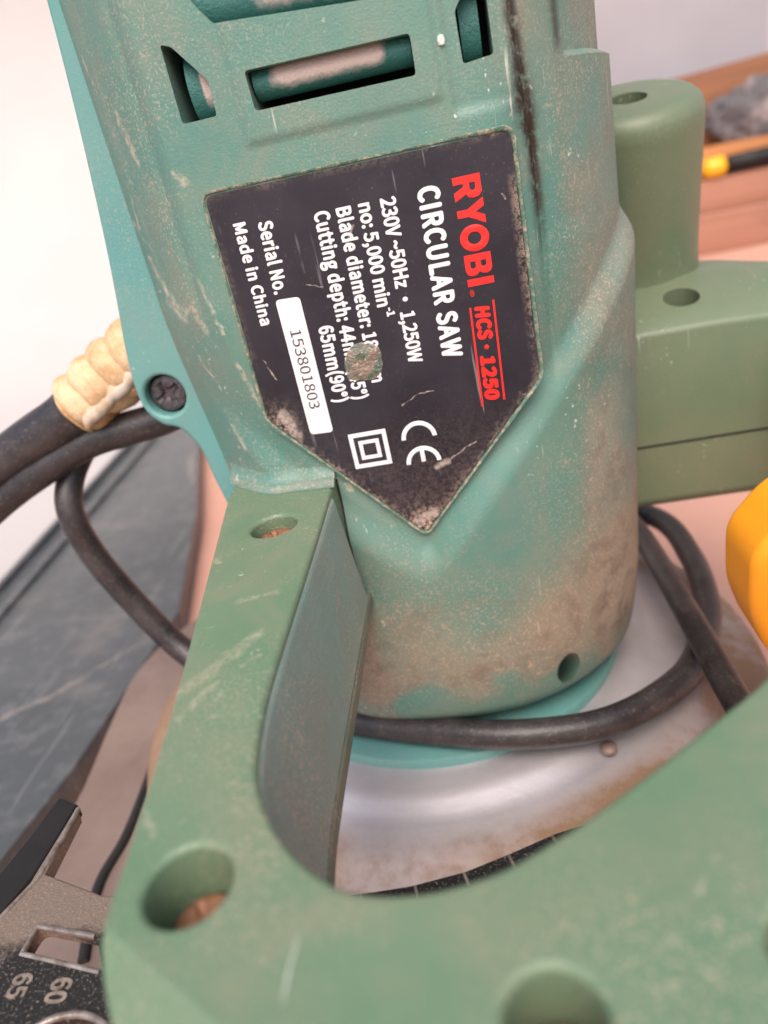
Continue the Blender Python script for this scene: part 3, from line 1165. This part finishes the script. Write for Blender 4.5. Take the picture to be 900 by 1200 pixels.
# ---- front arm, knob and trigger
arm_sec = [(50, -26), (56, -22.6), (70, -18), (92, -18), (94, -22), (94, -70), (91, -73.5), (52, -73.5), (50, -71)]
av, af = [], []
xs = [44, 60, 74, 84, 94, 104, 112]
for x in xs:
    t = sstep(74, 108, x)
    for yy, zz in arm_sec:
        yb = 50 + (yy - 50) * (1 - .55 * t)
        av.append(P(x, yb, zz - (2.5 * t if zz > -40 else 0)))
n = len(arm_sec)
for i in range(len(xs) - 1):
    for k in range(n):
        af.append((i * n + k, i * n + (k + 1) % n, (i + 1) * n + (k + 1) % n, (i + 1) * n + k))
af += [tuple(range(n))[::-1], tuple((len(xs) - 1) * n + k for k in range(n))]
arm = mesh('front_arm', av, af, 'knob', saw, True, 30)
bv_ = arm.modifiers.new('bevel', 'BEVEL')
bv_.width = .0011
bv_.segments = 3
bv_.limit_method = 'ANGLE'
bv_.angle_limit = R(35)
bv_.harden_normals = False
plate('seam', [[(46, -55.4), (110, -55.4), (110, -54.9), (46, -54.9)]], 49.75, 52, .1, 'dark_fill', arm, 'Y', 1)


def ring_hole(parent, c, r, tilt):
    """dark counterbore: short sunk cup with rim"""
    Rm = Matrix.Rotation(tilt, 3, 'X')
    v, f = [], []
    n = 36
    prof = [(1.16, -.3), (1.12, .12), (1.0, .12), (.97, -.4), (.95, -7), (0.001, -7)]
    for i in range(n):
        a = math.tau * i / n
        for rr, h in prof:
            q = Rm @ Vector((r * rr * math.cos(a), r * rr * math.sin(a), h))
            v.append(P(c[0] + q.x, c[1] + q.y, c[2] + q.z))
    m = len(prof)
    for i in range(n):
        for j in range(m - 1):
            a, b = i * m + j, ((i + 1) % n) * m + j
            f.append((a, b, b + 1, a + 1))
    return v, f


def bool_cyl(obj, c, axis, r, depth):
    axis = Vector(axis).normalized()
    c = Vector(c)
    v, f = tube_geo([c + axis * 4, c, c - axis * depth], r, 36)
    k = mesh('cutter', v, f, None, None, False)
    m_ = obj.modifiers.new('cut', 'BOOLEAN')
    m_.operation = 'DIFFERENCE'
    m_.solver = 'EXACT'
    m_.object = k
    dg_ = bpy.context.evaluated_depsgraph_get()
    new = bpy.data.meshes.new_from_object(obj.evaluated_get(dg_))
    mats = [m for m in obj.data.materials if m]
    obj.modifiers.clear()
    obj.data = new
    new.materials.clear()
    for m in mats:
        new.materials.append(m)
    bpy.data.objects.remove(k)
    smooth(new, 32)


bool_cyl(arm, (68.8, 60.5, -21.2), (0, -.22, 1), 4.3, 12)
plate('screw_seat', [circle(68.8, 61.5, 4.0)], -31, -29.5, .1, 'dark_fill', arm, 'Z', 1)
kn = [(0, 46.0), (12.8, 46.0), (14.6, 45.5), (16.0, 44.2), (16.8, 42.4), (17.0, 40), (17.0, 20), (17.2, 8), (17.8, 2), (19.0, -2), (19.0, -8), (0, -8)]
knob = lathe('front_knob', kn, 0, 0, 'knob', saw, 80, 40)
bool_cyl(knob, (-.5, -.5, 46), (0, 0, 1), 4.4, 12)
seat = plate('screw_seat', [circle(-.5, -.5, 4.2)], 35.5, 37, .1, 'dark_fill', knob, 'Z', 1)
KM = Matrix.Translation(P(62.0, 86.0, -19.0)) @ Matrix.Rotation(R(16), 4, 'X') @ Matrix.Translation(Vector((0, 0, -GZ * .001)))
knob.data.transform(KM)
seat.data.transform(KM)

tr = rounded([(60.4, -53.5), (66.5, -46.0), (72, -43.0), (92, -42), (92, -81), (71, -80.0), (63.5, -76), (60.2, -66)], 3.4, 5)
trig = plate('trigger', [tr], -12, 5, 2.6, 'orange', saw, 'Y', 6, 40)

# ---- gear case ring and steel blade guard
lathe('gear_case', [(0, -90), (30, -90), (32, -100.9), (47.5, -101.2), (49.6, -101.7), (50, -102.4), (50, -104.2), (0, -104.2)], -6.0, 46, 'flange', saw, 96)
gprof = [(0, -104), (50, -104), (58, -104.2), (61, -104.9), (63, -106.1), (66, -106.6), (71, -106.8), (74, -107.6), (77, -109.6), (79, -112), (81.5, -113.3), (85, -113.8),
         (88, -114.8), (90, -117), (91, -120), (91.2, -146), (90.5, -149.6), (0, -149.6)]
guard = lathe('blade_guard', gprof, -8, 48, 'steel', saw, 144, 45)
setattr_f(guard.data, 'rust', lambda x, y, z: min(1, max(0, 1.15 * sstep(65, 75, math.hypot(x + 8, y - 48)) + .8 * sstep(-40, -75, x) + .35 * sstep(40, 60, x) * sstep(20, -10, y))))
for px_, py_ in ((33, 1), (-40, 8)):
    lathe('rivet', [(0, -103.8), (1.2, -103.9), (1.9, -104.4), (1.9, -105.4), (0, -105.4)], px_, py_ - 3, 'brown_steel', guard, 24)

lg = catmull([(-60, 120), (-90, 118), (-112, 101), (-121.5, 76), (-120, 48), (-116.5, 19), (-117.5, 2), (-116, -14), (-108, -40), (-96, -60)], 5)
lgp = [tuple(p) for p in lg] + [(-60, -64), (-40, -48), (-20, -30), (-20, 100)]
lower_guard = plate('lower_guard', [lgp], -127, -122.5, .8, 'brown_steel', saw, 'Z', 3)
tube('guard_lip', [Vector((p.x, p.y, -122)) for p in catmull([(-88, 70), (-96, 50), (-97.5, 36), (-95.5, 22), (-94, 1), (-95.2, -15), (-90, -34)], 8)], 1.3, 'dark_fill', lower_guard, 10)

# ---- depth bracket with etched scale under the handle
top_edge = [(-66.9, -40), (-66.4, -52.8), (-54, -57.6), (-40, -60), (-25, -61.2), (-8.9, -60.4), (-3.8, -59.9), (4.3, -58.2), (11.3, -55.6), (17.9, -52.9), (22.5, -51.6), (29, -54)]
bot_edge = [(31, -60), (26, -66), (10, -74), (-10, -82), (-28, -92), (-52, -97), (-76, -84), (-76.5, -70), (-71, -61.2), (-68.4, -54.4), (-67.6, -39)]
slot = rounded([(-62.9, -66.5), (-62.4, -62.2), (-51.5, -64.6), (-48.2, -70.0)], 1.2)
slot2 = circle(-49, -80.5, 4.5, 30, 1.5, -.1)
bracket = plate('depth_bracket', [top_edge + bot_edge, slot, slot2], -73, -70, .45, 'bracket', saw, 'Z', 2)


def remesh_grid(o, step, axes):
    bm = bmesh.new()
    bm.from_mesh(o.data)
    for ax in axes:
        lo = min(v.co[ax] for v in bm.verts)
        hi = max(v.co[ax] for v in bm.verts)
        c = lo + step * .5
        while c < hi:
            pc = Vector((0, 0, 0))
            pc[ax] = c
            no = Vector((0, 0, 0))
            no[ax] = 1
            bmesh.ops.bisect_plane(bm, geom=list(bm.verts) + list(bm.edges) + list(bm.faces), plane_co=pc, plane_no=no, dist=1e-7)
            c += step
    bm.to_mesh(o.data)
    bm.free()


remesh_grid(bracket, .002, (0, 1))
setattr_f(bracket.data, 'dust', lambda x, y, z: .95 * sstep(-67, -61, y) * sstep(-45, -52, x) + .35 * sstep(-58, -66, x))
for hx in (-62.5,):
    tube('worn_edge', [(-67.2, -39, -70.4), (-66.9, -46, -70.2), (-67.2, -54, -70.1), (-70.4, -61.2, -70.1), (-76, -69.6, -70.1)], .45, 'worn_edge', bracket, 10)
tube('worn_edge', [Vector((*p, -70.1)) for p in [(-62.7, -66.5), (-62.3, -62.4), (-51.6, -64.7)]], .45, 'worn_edge', bracket, 10)
tube('worn_edge', [Vector((*p, -70.1)) for p in [(-62.9, -66.7), (-48.4, -70.2)]], .4, 'worn_edge', bracket, 10)
tube('worn_edge', [Vector((*p, -70.0)) for p in circle(-49, -80.5, 4.6, 30, 1.5, -.1)], .5, 'worn_edge', bracket, 10)
for body, xb, xt, zs, ze in (('60', -55.0, -52.0, -70.8, -74.4), ('65', -61.6, -58.8, -69.8, -73.4)):
    m = text(body, xb, xt, zs, ze, 'etched', .012, name='numeral', parent=bracket, vec=lambda x, yy: P(x, yy, -69.9))
for (ax_, ay_), (bx_, by_) in (((-3.0, -60.1), (-2.5, -62.4)), ((4.1, -58.5), (4.8, -60.6)), ((10.8, -56.2), (11.6, -58.4)), ((17.4, -53.3), (18.3, -55.2)), ((-11, -60.8), (-10.8, -63))):
    d = (Vector((bx_, by_)) - Vector((ax_, ay_))).normalized()
    nrm = Vector((d.y, -d.x)) * .2
    plate('tick', [[(ax_ - nrm.x, ay_ - nrm.y), (ax_ + nrm.x, ay_ + nrm.y), (bx_ + nrm.x, by_ + nrm.y), (bx_ - nrm.x, by_ - nrm.y)]], -70.05, -69.9, .01, 'etched', bracket, 'Z', 1)
# black rubber edge strip beyond the bracket
plate('edge_strip', [[(-75.6, -32.4), (-70.7, -34.9), (-70.9, -45.3), (-71.5, -50.5), (-73.9, -57.4), (-80, -66), (-86, -58), (-78.7, -49.6), (-77.1, -42.0)]], -76.5, -73.2, .5, 'black_plastic', bracket, 'Z', 2)

# ---- power cord
cord = tube('power_cord', catmull([(-84, 40, -24), (-88.5, 34, -31), (-90.2, 30, -39), (-89, 30, -52), (-83, 30, -69), (-74, 28, -84), (-60, 22, -93), (-43, 14, -96.8),
    (-24.3, 6.6, -97.3), (-3.9, .6, -97.4), (15.8, -2.9, -97.5), (35.2, 0, -98.6), (53.4, 12.1, -99.2), (63, 27.9, -99.4), (68, 42.5, -99.4), (70.5, 65, -99.4), (68, 92, -100),
    (50, 112, -101), (20, 122, -101), (-20, 122, -101), (-50, 104, -101), (-62, 84, -101), (-58, 60, -95)], 9), 3.4, 'rubber', saw, 20)
tube('cord_strand', catmull([(48, 100, -95), (56, 90, -96), (58.6, 78, -96), (59.2, 49, -94), (59.2, 21.5, -92), (59.3, -2.8, -91), (59.5, -18, -90), (62, -40, -88), (80, -60, -84), (110, -70, -84)], 9), 3.2, 'rubber', cord, 20)
tube('cord_strand', catmull([(-38, 30, -12), (-48, 31, -16.5), (-58, 31, -19.6), (-68, 30.5, -20.6), (-78.7, 30, -22), (-92, 29, -26.5), (-108, 28, -33.5), (-130, 26, -46)], 8), lambda i, t, a: 4.1, 'rubber', cord, 20)
tube('strain_relief', catmull([(-76, 30.5, -12.5), (-82, 30, -15.5), (-92, 29.5, -19), (-103, 29, -23.5), (-118, 27, -31), (-140, 24, -42)], 8), lambda i, t, a: 6.2 - 1.4 * t, 'rubber', cord, 24)


def tape_r(i, t, a):
    ph = t * 5.6 - a / math.tau + .25 * noise.noise(Vector((math.cos(a), math.sin(a), t * 4)))
    f_ = ph - math.floor(ph)
    lump = math.sin(math.pi * f_) ** .6
    fib = noise.noise(Vector((math.cos(a) * 2.2, math.sin(a) * 2.2, ph * 26)))
    return 6.1 + 1.4 * (1 - t) + 1.5 * lump + .22 * fib + .5 * noise.noise(Vector((math.cos(a) * 1.3, math.sin(a) * 1.3, t * 9)))


tape_path = catmull([(-46, 31, 1), (-54, 31, -2.0), (-62, 30.7, -5.2), (-70, 30.5, -9.3), (-77.5, 30.3, -13.2)], 44)
tp = tube('tape_wrap', tape_path, tape_r, 'tape', cord, 72)
wv_, wf_ = [], []
nW = 60
for i in range(nW + 1):           # torn loose end crossing the wraps
    t = i / nW
    s_ = .1 + .75 * t
    idx = s_ * (len(tape_path) - 1)
    p = tape_path[int(idx)]
    wob = nz(i, 2, 3, .23)
    a = R(250 + 40 * t)
    rr = 8.6 + .5 * wob
    for k in range(5):
        aa = a + (k - 2) * .11 * (1 + .5 * wob)
        d = Vector((.36, 0, .93)) * math.sin(aa + 1.0) + Vector((0, 1, 0)) * math.cos(aa + 1.0) * -1
        q = p + Vector((0, -abs(math.cos((k - 2) * .3)) * rr * .92, -3 + (k - 2) * 1.1 - 1.5 * t + wob * .8))
        wv_.append(P(*q))
for i in range(nW):
    for k in range(4):
        wf_.append((i * 5 + k, (i + 1) * 5 + k, (i + 1) * 5 + k + 1, i * 5 + k + 1))
tw = mesh('torn_tape', wv_, wf_, 'tape_white', cord, True, 80)
so = tw.modifiers.new('solid', 'SOLIDIFY')
so.thickness = .0004

# ================================================================== THINGS BEHIND
def plank(x0, x1, y0, y1, z0, z1, mat, label, rot=(0, 0, 0)):
    o = box_poly('timber_plank', [(x0, y0), (x1, y0), (x1, y1), (x0, y1)], z0, z1, mat, None, .0025)
    c = Vector(((x0 + x1) / 2000, (y0 + y1) / 2000, z0 / 1000))
    o.data.transform(Matrix.Translation(-c))
    o.location = c
    o.rotation_euler = rot
    return tag(o, label, 'plank', 'planks stacked behind the saw')


plank(80, 760, 792, 930, .4, 44, 'wood_red', 'reddish brown bottom plank of the stack behind the saw')
plank(90, 760, 806, 930, 44.4, 80, 'wood_red', 'reddish plank second from the floor in the stack behind the saw')
plank(110, 760, 826, 932, 80.4, 112, 'wood_tan', 'orange brown plank with a screwdriver lying before it')
plank(120, 760, 850, 935, 112.4, 150, 'wood_dark', 'dark brown plank under the topmost plank of the stack')
plank(130, 760, 862, 930, 150.4, 196, 'wood_dark', 'dark brown topmost plank in front of the grey panel', (0, R(-2.5), 0))

sheet = slab('grey_panel', (.10, .985), (.43, .985), .012, 0.0, .42, 'sheet')
tag(sheet, 'grey painted panel standing behind the timber stack', 'panel')

# screwdriver with a yellow cap on the plank ledge
sdv = bpy.data.objects.new('screwdriver', None)
COL.objects.link(sdv)
tag(sdv, 'black screwdriver with a yellow end cap lying on a plank', 'screwdriver')


def plain_tube(name, pts, rads, mat, parent):
    v, f = [], []
    n = 24
    pts = [Vector(p) for p in pts]
    for i, p in enumerate(pts):
        d = (pts[min(len(pts) - 1, i + 1)] - pts[max(0, i - 1)]).normalized()
        a = d.cross(Vector((0, 0, 1))).normalized()
        b = d.cross(a)
        for k in range(n):
            th = math.tau * k / n
            v.append((p + (a * math.cos(th) + b * math.sin(th)) * rads[i]) * .001)
    for i in range(len(pts) - 1):
        for k in range(n):
            f.append((i * n + k, i * n + (k + 1) % n, (i + 1) * n + (k + 1) % n, (i + 1) * n + k))
    f += [tuple(range(n))[::-1], tuple((len(pts) - 1) * n + k for k in range(n))]
    return mesh(name, v, f, mat, parent, True, 50)


plain_tube('end_cap', [(296, 813, 91), (298, 813, 91), (304, 813, 91), (318, 813, 91.4), (321, 813, 91.5)], [3, 8, 11, 11, 8], 'yellow', sdv)
plain_tube('grip', [(321, 813, 91.5), (324, 813, 91.6), (350, 813, 92), (400, 813, 93), (405, 813, 93)], [6, 9, 9.5, 9, 5], 'black_plastic', sdv)
plain_tube('shaft', [(404, 813, 93), (500, 813, 94)], [3, 3], 'dark_screw', sdv)
for c in sdv.children:
    c.data.transform(Matrix.Translation((0, -.003, -.0002)))

bm = bmesh.new()
bmesh.ops.create_icosphere(bm, subdivisions=5, radius=1)
for v in bm.verts:
    c = v.co.copy()
    d = 1 + .28 * noise.noise(c * 2.1) + .16 * noise.noise(c * 5) + .06 * noise.noise(c * 11)
    v.co = Vector((c.x * .055 * d, c.y * .013 * d, max(c.z * .032 * d, -.026)))
me = bpy.data.meshes.new('crumpled_rag')
bm.to_mesh(me)
bm.free()
smooth(me, 180)
rag = link('crumpled_rag', me, 'rag')
rag.location = (.368, .836, .138)
tag(rag, 'crumpled grey and white rag on the plank ledge', 'rag')

# pale chip of debris on the board
bm = bmesh.new()
bmesh.ops.create_icosphere(bm, subdivisions=2, radius=.0026)
for v in bm.verts:
    v.co *= 1 + .3 * noise.noise(v.co * 600)
    v.co.z = max(v.co.z * .7, -.0012)
me = bpy.data.meshes.new('debris_chip')
bm.to_mesh(me)
bm.free()
for x, y, k, lb in ((-165, 24, 1.0, 'round pale chip of debris, the largest on the dark board'), (-196, 18, .55, 'tiny pale crumb of debris on the dark board')):
    o = link('debris_chip', me, 'chip')
    o.location = (x * .001, y * .001, .0132)
    o.scale = (k, k, k)
    tag(o, lb, 'debris', 'chips on the dark board')
